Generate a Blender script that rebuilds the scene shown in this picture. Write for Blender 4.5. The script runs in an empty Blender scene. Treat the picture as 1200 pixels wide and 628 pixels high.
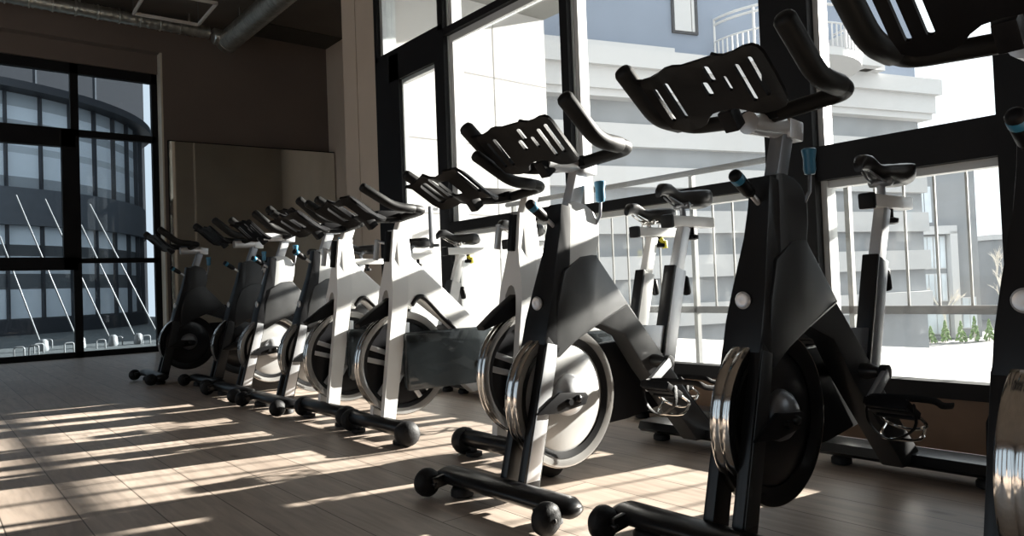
import bpy, bmesh, math, random
from mathutils import Vector, Matrix
random.seed(7)
C = bpy.context.scene.collection
PI = math.pi

# ------------------------------------------------------------------ materials
def mat(name, color, rough=.5, metal=0., spec=.5, coat=0., var=0., vscale=6., bump=0., bscale=60.):
    m = bpy.data.materials.new(name); m.use_nodes = True
    nt = m.node_tree; b = nt.nodes['Principled BSDF']
    b.inputs['Base Color'].default_value = (*color, 1)
    b.inputs['Roughness'].default_value = rough
    b.inputs['Metallic'].default_value = metal
    b.inputs['Specular IOR Level'].default_value = spec
    b.inputs['Coat Weight'].default_value = coat
    b.inputs['Coat Roughness'].default_value = .08
    tc = nt.nodes.new('ShaderNodeTexCoord')
    n = nt.nodes.new('ShaderNodeTexNoise'); n.inputs['Scale'].default_value = vscale; n.inputs['Detail'].default_value = 4
    nt.links.new(tc.outputs['Object'], n.inputs['Vector'])
    if var > 0:
        r = nt.nodes.new('ShaderNodeValToRGB')
        r.color_ramp.elements[0].position = .3; r.color_ramp.elements[1].position = .7
        r.color_ramp.elements[0].color = (*[c*(1-var) for c in color], 1)
        r.color_ramp.elements[1].color = (*[min(1, c*(1+var)) for c in color], 1)
        nt.links.new(n.outputs['Fac'], r.inputs['Fac']); nt.links.new(r.outputs['Color'], b.inputs['Base Color'])
    mr = nt.nodes.new('ShaderNodeMapRange')
    mr.inputs['To Min'].default_value = max(0, rough-.04); mr.inputs['To Max'].default_value = min(1, rough+.04)
    nt.links.new(n.outputs['Fac'], mr.inputs['Value']); nt.links.new(mr.outputs['Result'], b.inputs['Roughness'])
    if bump > 0:
        n2 = nt.nodes.new('ShaderNodeTexNoise'); n2.inputs['Scale'].default_value = bscale
        nt.links.new(tc.outputs['Object'], n2.inputs['Vector'])
        bp = nt.nodes.new('ShaderNodeBump'); bp.inputs['Strength'].default_value = bump; bp.inputs['Distance'].default_value = .01
        nt.links.new(n2.outputs['Fac'], bp.inputs['Height']); nt.links.new(bp.outputs['Normal'], b.inputs['Normal'])
    return m

def glass(name, tint, gloss=.07, glossrough=.0, dark=0., darkcol=(.01, .012, .014), haze=0.):
    """thin pane: tinted straight transmission plus a little mirror reflection"""
    m = bpy.data.materials.new(name); m.use_nodes = True
    nt = m.node_tree; nt.nodes.clear()
    out = nt.nodes.new('ShaderNodeOutputMaterial')
    t = nt.nodes.new('ShaderNodeBsdfTransparent'); t.inputs['Color'].default_value = (*tint, 1)
    g = nt.nodes.new('ShaderNodeBsdfGlossy'); g.inputs['Roughness'].default_value = glossrough
    fr = nt.nodes.new('ShaderNodeLayerWeight'); fr.inputs['Blend'].default_value = .25
    mr = nt.nodes.new('ShaderNodeMapRange'); mr.inputs['To Min'].default_value = gloss; mr.inputs['To Max'].default_value = gloss+.22
    nt.links.new(fr.outputs['Fresnel'], mr.inputs['Value'])
    mx = nt.nodes.new('ShaderNodeMixShader')
    nt.links.new(mr.outputs['Result'], mx.inputs['Fac'])
    base = t
    if dark > 0:
        d = nt.nodes.new('ShaderNodeBsdfDiffuse'); d.inputs['Color'].default_value = (*darkcol, 1)
        m2 = nt.nodes.new('ShaderNodeMixShader'); m2.inputs['Fac'].default_value = dark
        nt.links.new(t.outputs[0], m2.inputs[1]); nt.links.new(d.outputs[0], m2.inputs[2]); base = m2
    if haze > 0:     # veil of haze over the view, mixed in as a translucent layer
        tl = nt.nodes.new('ShaderNodeBsdfTranslucent'); tl.inputs['Color'].default_value = (.9, .92, .93, 1)
        m3 = nt.nodes.new('ShaderNodeMixShader'); m3.inputs['Fac'].default_value = haze
        nt.links.new(base.outputs[0], m3.inputs[1]); nt.links.new(tl.outputs[0], m3.inputs[2]); base = m3
    nt.links.new(base.outputs[0], mx.inputs[1]); nt.links.new(g.outputs[0], mx.inputs[2])
    nt.links.new(mx.outputs[0], out.inputs['Surface'])
    return m

def floor_material():
    m = bpy.data.materials.new('oak_plank_floor'); m.use_nodes = True
    nt = m.node_tree; N = nt.nodes.new; L = nt.links.new; b = nt.nodes['Principled BSDF']
    tc = N('ShaderNodeTexCoord')
    br = N('ShaderNodeTexBrick'); br.offset = .37; br.inputs['Scale'].default_value = 1
    br.inputs['Brick Width'].default_value = 1.28; br.inputs['Row Height'].default_value = .19
    br.inputs['Mortar Size'].default_value = .0022; br.inputs['Mortar Smooth'].default_value = .3
    br.inputs['Color1'].default_value = (.47, .40, .345, 1); br.inputs['Color2'].default_value = (.375, .31, .262, 1)
    br.inputs['Mortar'].default_value = (.10, .08, .065, 1)
    L(tc.outputs['Object'], br.inputs['Vector'])
    mp = N('ShaderNodeMapping'); mp.inputs['Scale'].default_value = (1.6, 16, 1)
    L(tc.outputs['Object'], mp.inputs['Vector'])
    gr = N('ShaderNodeTexNoise'); gr.inputs['Scale'].default_value = 2.2; gr.inputs['Detail'].default_value = 7; gr.inputs['Distortion'].default_value = .8
    L(mp.outputs['Vector'], gr.inputs['Vector'])
    rp = N('ShaderNodeValToRGB'); rp.color_ramp.elements[0].position = .35; rp.color_ramp.elements[1].position = .68
    rp.color_ramp.elements[0].color = (.74, .72, .70, 1); rp.color_ramp.elements[1].color = (1.08, 1.06, 1.04, 1)
    L(gr.outputs['Fac'], rp.inputs['Fac'])
    mul = N('ShaderNodeMixRGB'); mul.blend_type = 'MULTIPLY'; mul.inputs['Fac'].default_value = .85
    L(br.outputs['Color'], mul.inputs['Color1']); L(rp.outputs['Color'], mul.inputs['Color2'])
    # knots
    mk = N('ShaderNodeMapping'); mk.inputs['Scale'].default_value = (2.6, 6.5, 1)
    L(tc.outputs['Object'], mk.inputs['Vector'])
    vo = N('ShaderNodeTexVoronoi'); vo.inputs['Scale'].default_value = .9
    L(mk.outputs['Vector'], vo.inputs['Vector'])
    rk = N('ShaderNodeValToRGB'); rk.color_ramp.elements[0].position = .03; rk.color_ramp.elements[1].position = .12
    rk.color_ramp.elements[0].color = (.30, .24, .2, 1); rk.color_ramp.elements[1].color = (1, 1, 1, 1)
    L(vo.outputs['Distance'], rk.inputs['Fac'])
    m2 = N('ShaderNodeMixRGB'); m2.blend_type = 'MULTIPLY'; m2.inputs['Fac'].default_value = .8
    L(mul.outputs['Color'], m2.inputs['Color1']); L(rk.outputs['Color'], m2.inputs['Color2'])
    L(m2.outputs['Color'], b.inputs['Base Color'])
    b.inputs['Roughness'].default_value = .42; b.inputs['Specular IOR Level'].default_value = .45
    bp = N('ShaderNodeBump'); bp.inputs['Strength'].default_value = .25; bp.inputs['Distance'].default_value = .003
    L(br.outputs['Fac'], bp.inputs['Height']); bp.invert = True
    L(bp.outputs['Normal'], b.inputs['Normal'])
    return m

M = dict(
    floor=floor_material(),
    wall=mat('brown_wall_paint', (.165, .132, .112), .9, var=.06, vscale=1.5, bump=.1),
    column=mat('beige_column_paint', (.52, .44, .36), .85, var=.05, vscale=2, bump=.08),
    alcove=mat('beige_wall_paint', (.60, .50, .40), .85, var=.05, vscale=2, bump=.08),
    reveal=mat('daylit_reveal_tone', (.62, .56, .46), .8, var=.04),  # daylight falling on the reveal is put into this paler colour
    ceiling=mat('dark_ceiling_paint', (.13, .112, .095), .9, var=.15, vscale=1.2, bump=.1),
    bulkhead=mat('dark_soffit_board', (.06, .055, .045), .9, var=.1),
    woodpanel=mat('brown_wood_panel', (.15, .088, .052), .55, var=.25, vscale=4),
    frame=mat('black_window_frame', (.008, .008, .009), .6, spec=.2, var=.2),
    alu=mat('grey_aluminium', (.50, .52, .52), .35, metal=.35, var=.1, vscale=9),
    alulight=mat('pale_aluminium', (.50, .51, .51), .4, var=.04),
    steel=mat('galvanised_steel', (.52, .53, .50), .34, metal=.9, var=.2, vscale=14, bump=.15, bscale=40),
    steelband=mat('galvanised_band', (.7, .7, .66), .3, metal=.9, var=.1),
    whiteprofile=mat('white_lamp_profile', (.7, .68, .64), .5, var=.03),
    # bikes
    black=mat('gloss_black_paint', (.008, .008, .009), .3, spec=.35, coat=.08, var=.1),
    black_panel=mat('gloss_black_panel', (.012, .013, .015), .40, spec=.6, coat=.05, var=.15, vscale=9),
    gunmetal=mat('gunmetal_paint', (.09, .091, .093), .30, metal=.6, coat=.15, var=.15, vscale=9),
    silver_panel=mat('silver_grey_panel', (.62, .63, .63), .36, metal=.2, var=.06),
    plastic=mat('black_plastic', (.006, .006, .007), .42, spec=.15, var=.2, bump=.05, bscale=200),
    rubber=mat('black_rubber', (.008, .008, .009), .6, spec=.3, var=.2, bump=.15, bscale=150),
    foam=mat('black_grip_foam', (.008, .008, .008), .5, spec=.2, var=.15, bump=.03, bscale=260),
    chrome=mat('chrome', (.78, .76, .73), .12, metal=1., var=.05),
    rim=mat('polished_rim_steel', (.70, .69, .67), .20, metal=.72, var=.05),
    satin=mat('satin_silver', (.60, .61, .63), .35, metal=.55, var=.08),
    satindark=mat('brushed_grey_tube', (.22, .23, .25), .34, metal=.6, var=.1),
    white=mat('white_gloss_paint', (.70, .70, .69), .3, coat=.3, var=.02),
    blue=mat('blue_knob_plastic', (.02, .14, .24), .38, var=.08),
    yellow=mat('yellow_tag_plastic', (.75, .66, .05), .5, var=.1),
    red=mat('red_plastic', (.35, .02, .03), .45, var=.1),
    disc_black=mat('black_flywheel_disc', (.008, .008, .010), .30, spec=.4, coat=.1, var=.15),
    disc_silver=mat('silver_flywheel_disc', (.44, .44, .435), .30, metal=.25, var=.05),
    leather=mat('black_saddle_vinyl', (.010, .010, .011), .33, spec=.5, coat=.05, var=.15, bump=.05, bscale=120),
    smoked=glass('smoked_plastic', (.30, .32, .33), .06, .06, .45, (.03, .035, .038)),
    # outside
    pane=glass('clear_window_glass', (.93, .95, .95), .012, haze=.002),
    pane_low=glass('lower_window_glass', (.88, .90, .90), .012, haze=.002),
    pane_back=glass('smoked_window_glass', (.60, .65, .69), .02),
    terrace=mat('pale_terrace_slabs', (.50, .495, .485), .8, var=.05, vscale=1.2),
    ground=mat('street_asphalt', (.16, .16, .16), .9, var=.1, vscale=.2),
    court=mat('courtyard_gravel', (.085, .095, .095), .9, var=.5, vscale=9, bump=.3),
    white_wall=mat('white_facade_render', (.44, .44, .435), .8, var=.01),
    seam=mat('grey_panel_joint', (.20, .20, .20), .8),
    soffit=mat('grey_soffit_board', (.14, .143, .137), .8, var=.08, vscale=2),
    blueface=mat('blue_grey_facade', (.20, .24, .305), .8, var=.06, vscale=.5),
    whiteband=mat('white_facade_band', (.52, .52, .52), .8, var=.02),
    greyband=mat('grey_facade_band', (.25, .265, .28), .6, var=.12, vscale=.8),
    greyface=mat('mid_grey_facade', (.24, .25, .26), .8, var=.08, vscale=.6),
    winglass=mat('distant_window_glass', (.55, .60, .64), .15, var=.25, vscale=.5),
    panelgrey=mat('grey_metal_cladding', (.035, .038, .045), .7, var=.05),
    spandrel=mat('slate_spandrel', (.115, .128, .145), .6, var=.08),
    mullion=mat('slate_mullion', (.04, .044, .052), .5),
    leaf=mat('conifer_green', (.16, .24, .10), .8, var=.5, vscale=9),
    bark=mat('pale_winter_bark', (.62, .58, .52), .9, var=.15, vscale=20),
    railgrey=mat('dark_grey_railing_paint', (.06, .063, .066), .6, spec=.3, var=.1),
    barpaint=mat('grey_bar_paint', (.13, .135, .135), .6, spec=.3, var=.1),
    rod=mat('white_coated_steel', (.26, .265, .265), .4, var=.05),
)
def drum_glass():
    m = bpy.data.materials.new('curved_curtain_glass'); m.use_nodes = True
    nt = m.node_tree; b = nt.nodes['Principled BSDF']; N = nt.nodes.new
    tc = N('ShaderNodeTexCoord'); sp = N('ShaderNodeSeparateXYZ'); nt.links.new(tc.outputs['Object'], sp.inputs[0])
    mr = N('ShaderNodeMapRange'); mr.inputs['From Min'].default_value = 0; mr.inputs['From Max'].default_value = 6
    nt.links.new(sp.outputs['Z'], mr.inputs['Value'])
    r = N('ShaderNodeValToRGB'); cr = r.color_ramp; cr.interpolation = 'CONSTANT'
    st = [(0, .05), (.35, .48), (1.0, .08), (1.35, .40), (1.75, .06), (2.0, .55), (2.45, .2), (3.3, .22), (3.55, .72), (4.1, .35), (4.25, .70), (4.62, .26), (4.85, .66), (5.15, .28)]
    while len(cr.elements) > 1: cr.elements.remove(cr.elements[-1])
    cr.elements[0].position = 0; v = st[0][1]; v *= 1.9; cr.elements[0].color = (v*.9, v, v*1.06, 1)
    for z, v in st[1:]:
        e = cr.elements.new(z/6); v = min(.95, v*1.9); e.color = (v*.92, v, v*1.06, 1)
    nt.links.new(mr.outputs['Result'], r.inputs['Fac']); nt.links.new(r.outputs['Color'], b.inputs['Base Color'])
    b.inputs['Roughness'].default_value = .25
    return m
M['drum'] = drum_glass()

# ------------------------------------------------------------------ mesh helpers
def finish(name, bm, m, parent=None, smooth=False, extra=()):
    me = bpy.data.meshes.new(name)
    bmesh.ops.recalc_face_normals(bm, faces=bm.faces)
    bm.to_mesh(me); bm.free()
    me.materials.append(m)
    for e in extra: me.materials.append(e)
    if smooth:
        me.polygons.foreach_set('use_smooth', [True]*len(me.polygons))
        me.set_sharp_from_angle(angle=math.radians(smooth if smooth is not True else 40))
    o = bpy.data.objects.new(name, me); C.objects.link(o)
    if parent: o.parent = parent
    return o

def box(bm, x0, x1, y0, y1, z0, z1, bev=0., mi=0, mtx=None):
    vs = [bm.verts.new((x, y, z)) for x in (x0, x1) for y in (y0, y1) for z in (z0, z1)]
    if mtx is not None:
        for v in vs: v.co = mtx @ v.co
    F = [(0, 1, 3, 2), (4, 6, 7, 5), (0, 4, 5, 1), (2, 3, 7, 6), (0, 2, 6, 4), (1, 5, 7, 3)]
    fs = [bm.faces.new([vs[i] for i in f]) for f in F]
    for f in fs: f.material_index = mi
    if bev > 0:
        es = list({e for f in fs for e in f.edges})
        bmesh.ops.bevel(bm, geom=es, offset=bev, segments=2, affect='EDGES', profile=.6)

def smooth_path(pts, n=6):
    P = [Vector(p) for p in pts]; out = []
    for i in range(len(P)-1):
        p0 = P[max(i-1, 0)]; p1 = P[i]; p2 = P[i+1]; p3 = P[min(i+2, len(P)-1)]
        for k in range(n):
            t = k/n
            out.append(.5*((2*p1)+(p2-p0)*t+(2*p0-5*p1+4*p2-p3)*t*t+(3*p1-p0-3*p2+p3)*t**3))
    out.append(P[-1]); return out

def fillet_path(pts, r, n=5):
    P = [Vector(p) for p in pts]; out = [P[0]]
    for i in range(1, len(P)-1):
        a = (P[i-1]-P[i]); c = (P[i+1]-P[i]); q = min(r, a.length*.45, c.length*.45)
        A = P[i]+a.normalized()*q; B = P[i]+c.normalized()*q
        for k in range(n+1):
            t = k/n; out.append(A*(1-t)**2+P[i]*2*t*(1-t)+B*t*t)
    out.append(P[-1]); return out

def tube(bm, pts, r, n=10, round_end=True, flat=1., mi=0):
    """sweep a circle (or ellipse: flat) along pts; r number or list"""
    P = [Vector(p) for p in pts]
    R = list(r) if isinstance(r, (list, tuple)) else [r]*len(P)
    if round_end:
        d0 = (P[1]-P[0]).normalized(); d1 = (P[-1]-P[-2]).normalized()
        r0, r1 = R[0], R[-1]
        P = [P[0]-d0*r0*.55, P[0]-d0*r0*.38] + P + [P[-1]+d1*r1*.38, P[-1]+d1*r1*.55]
        R = [r0*.35, r0*.78] + R + [r1*.78, r1*.35]
    T = []
    for i in range(len(P)):
        a = P[max(i-1, 0)]; b = P[min(i+1, len(P)-1)]; T.append((b-a).normalized())
    up = Vector((0, 0, 1)) if abs(T[0].z) < .9 else Vector((1, 0, 0))
    u = T[0].cross(up).normalized(); rings = []
    for i, p in enumerate(P):
        u = (u-T[i]*u.dot(T[i])).normalized(); w = T[i].cross(u)
        rings.append([bm.verts.new(p+(u*math.cos(2*PI*k/n)+w*math.sin(2*PI*k/n)*flat)*R[i]) for k in range(n)])
    for a, b in zip(rings, rings[1:]):
        for k in range(n):
            f = bm.faces.new((a[k], a[(k+1) % n], b[(k+1) % n], b[k])); f.material_index = mi
    f = bm.faces.new(rings[0][::-1]); f.material_index = mi
    f = bm.faces.new(rings[-1]); f.material_index = mi

def lathe(bm, prof, c, axis='x', n=40, mi=0, closed=False):
    """prof: (radius, along) pairs"""
    c = Vector(c); rings = []
    for r, a in prof:
        ring = []
        for k in range(n):
            t = 2*PI*k/n; q = (r*math.cos(t), r*math.sin(t))
            if axis == 'x': v = Vector((a, q[0], q[1]))
            elif axis == 'y': v = Vector((q[0], a, q[1]))
            else: v = Vector((q[0], q[1], a))
            ring.append(bm.verts.new(c+v))
        rings.append(ring)
    pairs = list(zip(rings, rings[1:]))
    if closed: pairs.append((rings[-1], rings[0]))
    for a, b in pairs:
        for k in range(n):
            f = bm.faces.new((a[k], a[(k+1) % n], b[(k+1) % n], b[k])); f.material_index = mi
    if not closed:
        for ring in (rings[0], rings[-1]):
            f = bm.faces.new(ring); f.material_index = mi

def slab(bm, poly, w, s=0., bev=.006, mi=0):
    """poly: list of (l,z[,halfwidth]) -> solid with thickness across x centred on s"""
    A = []; B = []
    for p in poly:
        h = p[2] if len(p) > 2 else w
        A.append(bm.verts.new((s+h, p[0], p[1]))); B.append(bm.verts.new((s-h, p[0], p[1])))
    n = len(A); fs = [bm.faces.new(A), bm.faces.new(B[::-1])]
    for i in range(n):
        fs.append(bm.faces.new((A[i], B[i], B[(i+1) % n], A[(i+1) % n])))
    for f in fs: f.material_index = mi
    bmesh.ops.triangulate(bm, faces=fs[:2])
    if bev > 0:
        es = [e for i in range(n) for e in (bm.edges.get((A[i], A[(i+1) % n])), bm.edges.get((B[i], B[(i+1) % n]))) if e]
        bmesh.ops.bevel(bm, geom=es, offset=bev, segments=2, affect='EDGES', profile=.6)

def sqtube(bm, p0, p1, hw, hd, bev=.005, up=(1, 0, 0)):
    """box tube from p0 to p1; hw half width across x, hd half depth"""
    a = Vector(p0); b = Vector(p1); z = (b-a).normalized(); x = Vector(up); x = (x-z*x.dot(z)).normalized(); y = z.cross(x)
    m = Matrix((x, y, z)).transposed().to_4x4(); m.translation = a
    box(bm, -hw, hw, -hd, hd, 0, (b-a).length, bev, mtx=m)

def NB(): return bmesh.new()
def part(name, fn, m, parent, smooth=40, extra=()):
    bm = NB(); fn(bm); return finish(name, bm, m, parent, smooth, extra)
def tag(o, label, cat, group=None):
    o['label'] = label; o['category'] = cat
    if group: o['group'] = group
    return o
def empty(name, loc, rz=0.):
    o = bpy.data.objects.new(name, None); C.objects.link(o); o.location = loc; o.rotation_euler = (0, 0, rz); o.empty_display_size = .1
    return o
def struct(name, fn, m, parent=None, smooth=False, extra=()):
    o = part(name, fn, m, parent, smooth, extra)
    if parent is None: o['kind'] = 'structure'
    return o
def copy_tree(o, parent=None):
    c = o.copy(); C.objects.link(c)
    if parent: c.parent = parent
    for ch in list(o.children): copy_tree(ch, c)
    return c

# ------------------------------------------------------------------ room shell
YW = 2.90; XB = -9.88; ZC = 4.23
def bxs(*rows):
    def f(bm):
        for r in rows: box(bm, *r)
    return f
struct('floor', bxs((XB-.32, 3.2, -4.8, YW+.0, -.06, 0), (XB, -5.5, YW, 4.69, -.06, 0)), M['floor'])
struct('ceiling', bxs((XB-.32, 3.2, -4.8, 4.86, ZC, ZC+.15)), M['ceiling'])
struct('trim_1', bxs((XB, XB+.55, 3.3, 4.69, ZC-.012, ZC)), M['bulkhead'])
# far wall with the recessed floor-high window
struct('wall_left', bxs((XB-.32, XB, 2.45, 4.86, 0, ZC), (XB-.32, XB, -4.8, 2.45, 3.78, ZC), (XB-.32, XB, -4.8, -2.6, 0, 3.78), (XB-.32, XB-.14, -2.6, 2.45, 3.54, 3.78)), M['wall'])
struct('trim_2', bxs((XB-.30, XB+.002, 2.43, 2.452, .0, 3.78)), M['reveal'])
struct('wall_back', bxs((XB, -5.4, 4.69, 4.86, 0, ZC)), M['alcove'])
def column(bm):
    box(bm, -5.78, -5.54, YW, 4.70, 0, ZC); box(bm, -6.05, -5.78, 3.2, 4.69, 0, ZC); box(bm, -5.525, -5.22, YW, 3.03, 0, ZC); box(bm, -5.55, -5.40, YW+.012, 4.70, 0, ZC)
struct('wall_return', column, M['column'])
struct('wall_front', bxs((XB-.32, 3.2, -4.95, -4.8, 0, .5), (XB-.32, 3.2, -4.95, -4.8, 3.3, ZC), *[(x, x+.5, -4.95, -4.8, .5, 3.3) for x in (-10.2, -7.6, -5.0, -2.4, .2, 2.7)]), M['wall'])
wf = struct('added_fill_window', bxs(*[(x, x+.06, -4.90, -4.84, .5, 3.3) for x in (-9.70, -7.66, -7.1, -5.06, -4.5, -2.46, -1.9, .14, .7, 2.64)], (-9.7, 2.7, -4.90, -4.84, .5, .56), (-9.7, 2.7, -4.90, -4.84, 3.24, 3.3)), M['frame'])  # unseen windows added behind the camera to fill the room with daylight
part('window_pane', bxs((-9.7, 2.7, -4.875, -4.865, .5, 3.3)), M['pane_back'], wf)
struct('wall_right', bxs((3.05, 3.2, -4.8, YW, 0, ZC)), M['wall'])
struct('wall_window', bxs((-.55, .35, YW, YW+.2, 0, ZC), (2.9, 3.2, YW, YW+.2, 0, ZC), (.35, 2.9, YW, YW+.2, 0, .2), (.35, 2.9, YW, YW+.2, 4.05, ZC), (-5.22, -.55, YW, YW+.2, 4.05, ZC)), M['wall'])
struct('trim_3', bxs((-4.22, -.55, YW+.005, YW+.10, 0, .19)), M['woodpanel'])

# back window in the far wall
xg = XB-.22
w1 = struct('window_1', bxs((xg-.04, xg+.04, -2.6, 2.43, 3.42, 3.56), (xg-.04, xg+.04, -2.6, 2.43, 0, .07), (xg-.04, xg+.04, 2.36, 2.43, 0, 3.56),
    (xg-.04, xg+.04, 1.46, 1.545, 0, 3.56), (xg-.04, xg+.04, -.1, 0, 0, 3.56), (xg-.04, xg+.04, 1.5, 2.4, 2.66, 2.74), (xg-.04, xg+.04, 1.5, 2.4, 1.13, 1.19),
    (xg-.05, xg+.05, -.1, 1.5, 2.52, 2.74), (xg-.05, xg+.05, -.1, 1.5, 1.05, 1.20), (xg-.05, xg+.05, 1.36, 1.5, 1.05, 2.74), (xg-.05, xg+.05, 0, .13, 1.05, 2.74),
    (xg-.04, xg+.04, -2.6, -.1, 2.66, 2.74), (xg-.04, xg+.04, -2.6, -.1, 1.13, 1.19)), M['frame'])
part('window_pane', bxs((xg-.005, xg+.005, -2.6, 2.4, .05, 3.5)), M['pane_back'], w1)

# window wall: door bay, two window bays, wide posts
fr = [(-5.22, -5.16, YW, YW+.12, 2.49, 4.05),
      (-4.30, -4.235, YW, YW+.035, 0, 4.05), (-3.045, -2.985, YW, YW+.035, 0, 4.05)]
door = struct('door_1', bxs((-5.22, -4.86, YW, YW+.05, 0, 2.49), (-4.36, -4.30, YW+.002, YW+.05, 0, 2.40), (-5.0, -4.30, YW, YW+.05, 2.285, 2.49), (-4.86, -4.36, YW, YW+.05, 0, .12)), M['frame'])
part('door_pane', bxs((-4.87, -4.35, YW+.02, YW+.03, .11, 2.3)), M['pane'], door)
part('glazing_bead', bxs((-4.86, -4.36, YW+.03, YW+.07, 2.255, 2.285), (-4.86, -4.84, YW+.03, YW+.06, .12, 2.26)), M['alulight'], door)
def h(bm):
    sqtube(bm, (-4.40, YW-.05, .95), (-4.40, YW-.05, 1.25), .012, .012)
    box(bm, -4.41, -4.39, YW-.05, YW+.01, .96, .98); box(bm, -4.41, -4.39, YW-.05, YW+.01, 1.22, 1.24)
part('door_handle', h, M['satindark'], door)
w2 = struct('window_2', bxs((-5.22, -5.17, YW, YW+.04, 2.49, 4.05), (-5.22, -4.25, YW, YW+.05, 2.49, 2.53)), M['frame'])
part('window_pane', bxs((-5.13, -4.27, YW+.06, YW+.07, 2.5, 4.05)), M['pane'], w2)
part('jamb', bxs((-5.17, -5.13, YW+.03, YW+.15, 2.5, 4.05)), M['alu'], w2)
w3 = struct('window_3', bxs((-4.30, -4.235, YW, YW+.035, 0, 4.05), (-4.24, -3.03, YW, YW+.04, 2.44, 2.49), (-4.24, -3.03, YW, YW+.05, 1.05, 1.12), (-4.24, -3.03, YW-.01, YW+.06, .19, .25)), M['frame'])
part('window_pane', bxs((-4.2, -3.04, YW+.06, YW+.07, 1.1, 4.05)), M['pane'], w3)
part('lower_pane', bxs((-4.2, -3.04, YW+.06, YW+.07, .2, 1.1)), M['pane_low'], w3)
part('jamb', bxs((-4.29, -4.225, YW+.035, YW+.16, 0, 4.05)), M['alu'], w3)
part('glazing_bead', bxs((-4.225, -4.19, YW+.05, YW+.12, .25, 4.05), (-4.2, -3.04, YW+.04, YW+.06, 2.39, 2.44), (-4.2, -3.04, YW+.05, YW+.10, 1.02, 1.05)), M['alulight'], w3)
w4 = struct('window_4', bxs((-3.045, -2.985, YW, YW+.035, 0, 4.05), (-2.99, -1.75, YW, YW+.05, 1.045, 1.10), (-2.99, -1.75, YW, YW+.05, 2.9, 2.97), (-2.99, -1.75, YW-.01, YW+.06, .19, .25), (-1.76, -1.54, YW-.02, YW+.06, 0, 4.05)), M['frame'])
part('window_pane', bxs((-2.98, -1.7, YW+.06, YW+.07, 1.07, 4.05)), M['pane'], w4)
part('lower_pane', bxs((-2.98, -1.7, YW+.06, YW+.07, .2, 1.07)), M['pane_low'], w4)
part('jamb', bxs((-3.03, -2.975, YW+.035, YW+.15, 0, 4.05)), M['alu'], w4)
part('glazing_bead', bxs((-2.975, -2.945, YW+.05, YW+.12, .25, 4.05), (-2.95, -1.76, YW+.04, YW+.10, 1.015, 1.045)), M['alulight'], w4)
w5 = struct('window_5', bxs((-1.55, -.88, YW, YW+.06, 1.045, 1.187), (-1.55, -.88, YW-.01, YW+.06, .19, .25), (-.88, -.54, YW-.02, YW+.10, 0, 4.05), (-1.55, -.88, YW, YW+.05, 2.9, 2.97)), M['frame'])
part('window_pane', bxs((-1.54, -.87, YW+.06, YW+.07, 1.15, 4.05)), M['pane'], w5)
part('lower_pane', bxs((-1.54, -.87, YW+.06, YW+.07, .2, 1.1)), M['pane_low'], w5)
part('glazing_bead', bxs((-1.54, -1.515, YW+.03, YW+.10, .25, 4.05), (-1.54, -.88, YW+.045, YW+.10, 1.015, 1.045), (-1.54, -.88, YW+.06, YW+.12, .22, .25)), M['alulight'], w5)

w7 = struct('window_7', bxs((.35, .43, YW, YW+.06, .2, 4.05), (2.82, 2.9, YW, YW+.06, .2, 4.05), (1.58, 1.66, YW, YW+.06, .2, 4.05), (.35, 2.9, YW, YW+.06, 1.045, 1.187), (.35, 2.9, YW, YW+.06, .2, .26)), M['frame'])
part('window_pane', bxs((.4, 2.85, YW+.03, YW+.04, .2, 4.05)), M['pane'], w7)
# mirror beside the far window
t = math.radians(5.0)
mir = empty('wall_mirror', (XB+.012, 2.50, 0), t*-1)
tag(mir, 'tall frameless mirror panel on the dark far wall beside the window', 'mirror')
def mb(bm): box(bm, -.006, .006, .0, 2.18, .02, 2.66)
mm = mat('mirror_silvering', (.82, .82, .77), .03, metal=1.)
part('mirror_glass', mb, mm, mir, False)
part('edge_trim', bxs((-.008, .009, -.012, 0, .02, 2.668), (-.008, .009, 0, 2.18, 2.66, 2.672)), M['frame'], mir, False)

# ceiling duct along the far wall, elbow, and branch
du = empty('spiral_duct', (-9.55, .0, 0))
tag(du, 'slim corrugated silver air duct running along the top of the far wall', 'air duct')
def dpipe(bm):
    prof = []; y = -4.5
    while y < 2.90:
        prof += [(.078, y), (.084, y+.02), (.078, y+.04)]; y += .085
    lathe(bm, prof, (0, 0, 4.035), 'y', 24)
part('pipe', dpipe, M['steel'], du)
bd0 = None
for i in range(32):
    if bd0 is None: bd0 = part('joint_band', lambda bm: lathe(bm, [(.085, 0), (.09, .004), (.09, .016), (.085, .02)], (0, 0, 4.035), 'y', 24), M['steelband'], du); o = bd0
    else: o = bd0.copy(); C.objects.link(o)
    o.location = (0, -4.4+.225*i, 0)
for y in (-3.6, -1.8, 0., 1.5, 2.7):
    o = part('hanger', bxs((-.010, .010, y-.012, y+.012, 4.10, ZC)), M['steelband'], du)
db = empty('branch_duct', (-9.3, 3.12, 0))
tag(db, 'wide silver air duct crossing the ceiling out from the far corner', 'air duct')
def bpipe(bm):
    prof = []; x = 0
    while x < 2.9:
        prof += [(.128, x), (.134, x+.012), (.128, x+.024)]; x += .055
    lathe(bm, prof, (-.12, 0.02, 3.93), 'x', 32)
part('pipe', bpipe, M['steel'], db)
part('end_cap', lambda bm: lathe(bm, [(.05, -.13), (.11, -.115), (.135, -.09), (.135, 0.02)], (-.12, .02, 3.93), 'x', 32), M['steel'], db)
part('collar', lambda bm: lathe(bm, [(.09, -.06), (.10, -.05), (.10, .05), (.09, .06)], (-.16, -.10, 3.97), 'y', 24), M['steelband'], db)
def hang(bm):
    for x in (.3, 1.5): box(bm, x-.012, x+.012, -.003+.02, .003+.02, 4.08, 4.23)
part('hanger', hang, M['steelband'], db)
lf = empty('ceiling_lamp', (-8.6, 2.28, 0), math.radians(-2))
tag(lf, 'thin white square outline lamp hung flat under the dark ceiling', 'lamp')
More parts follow.
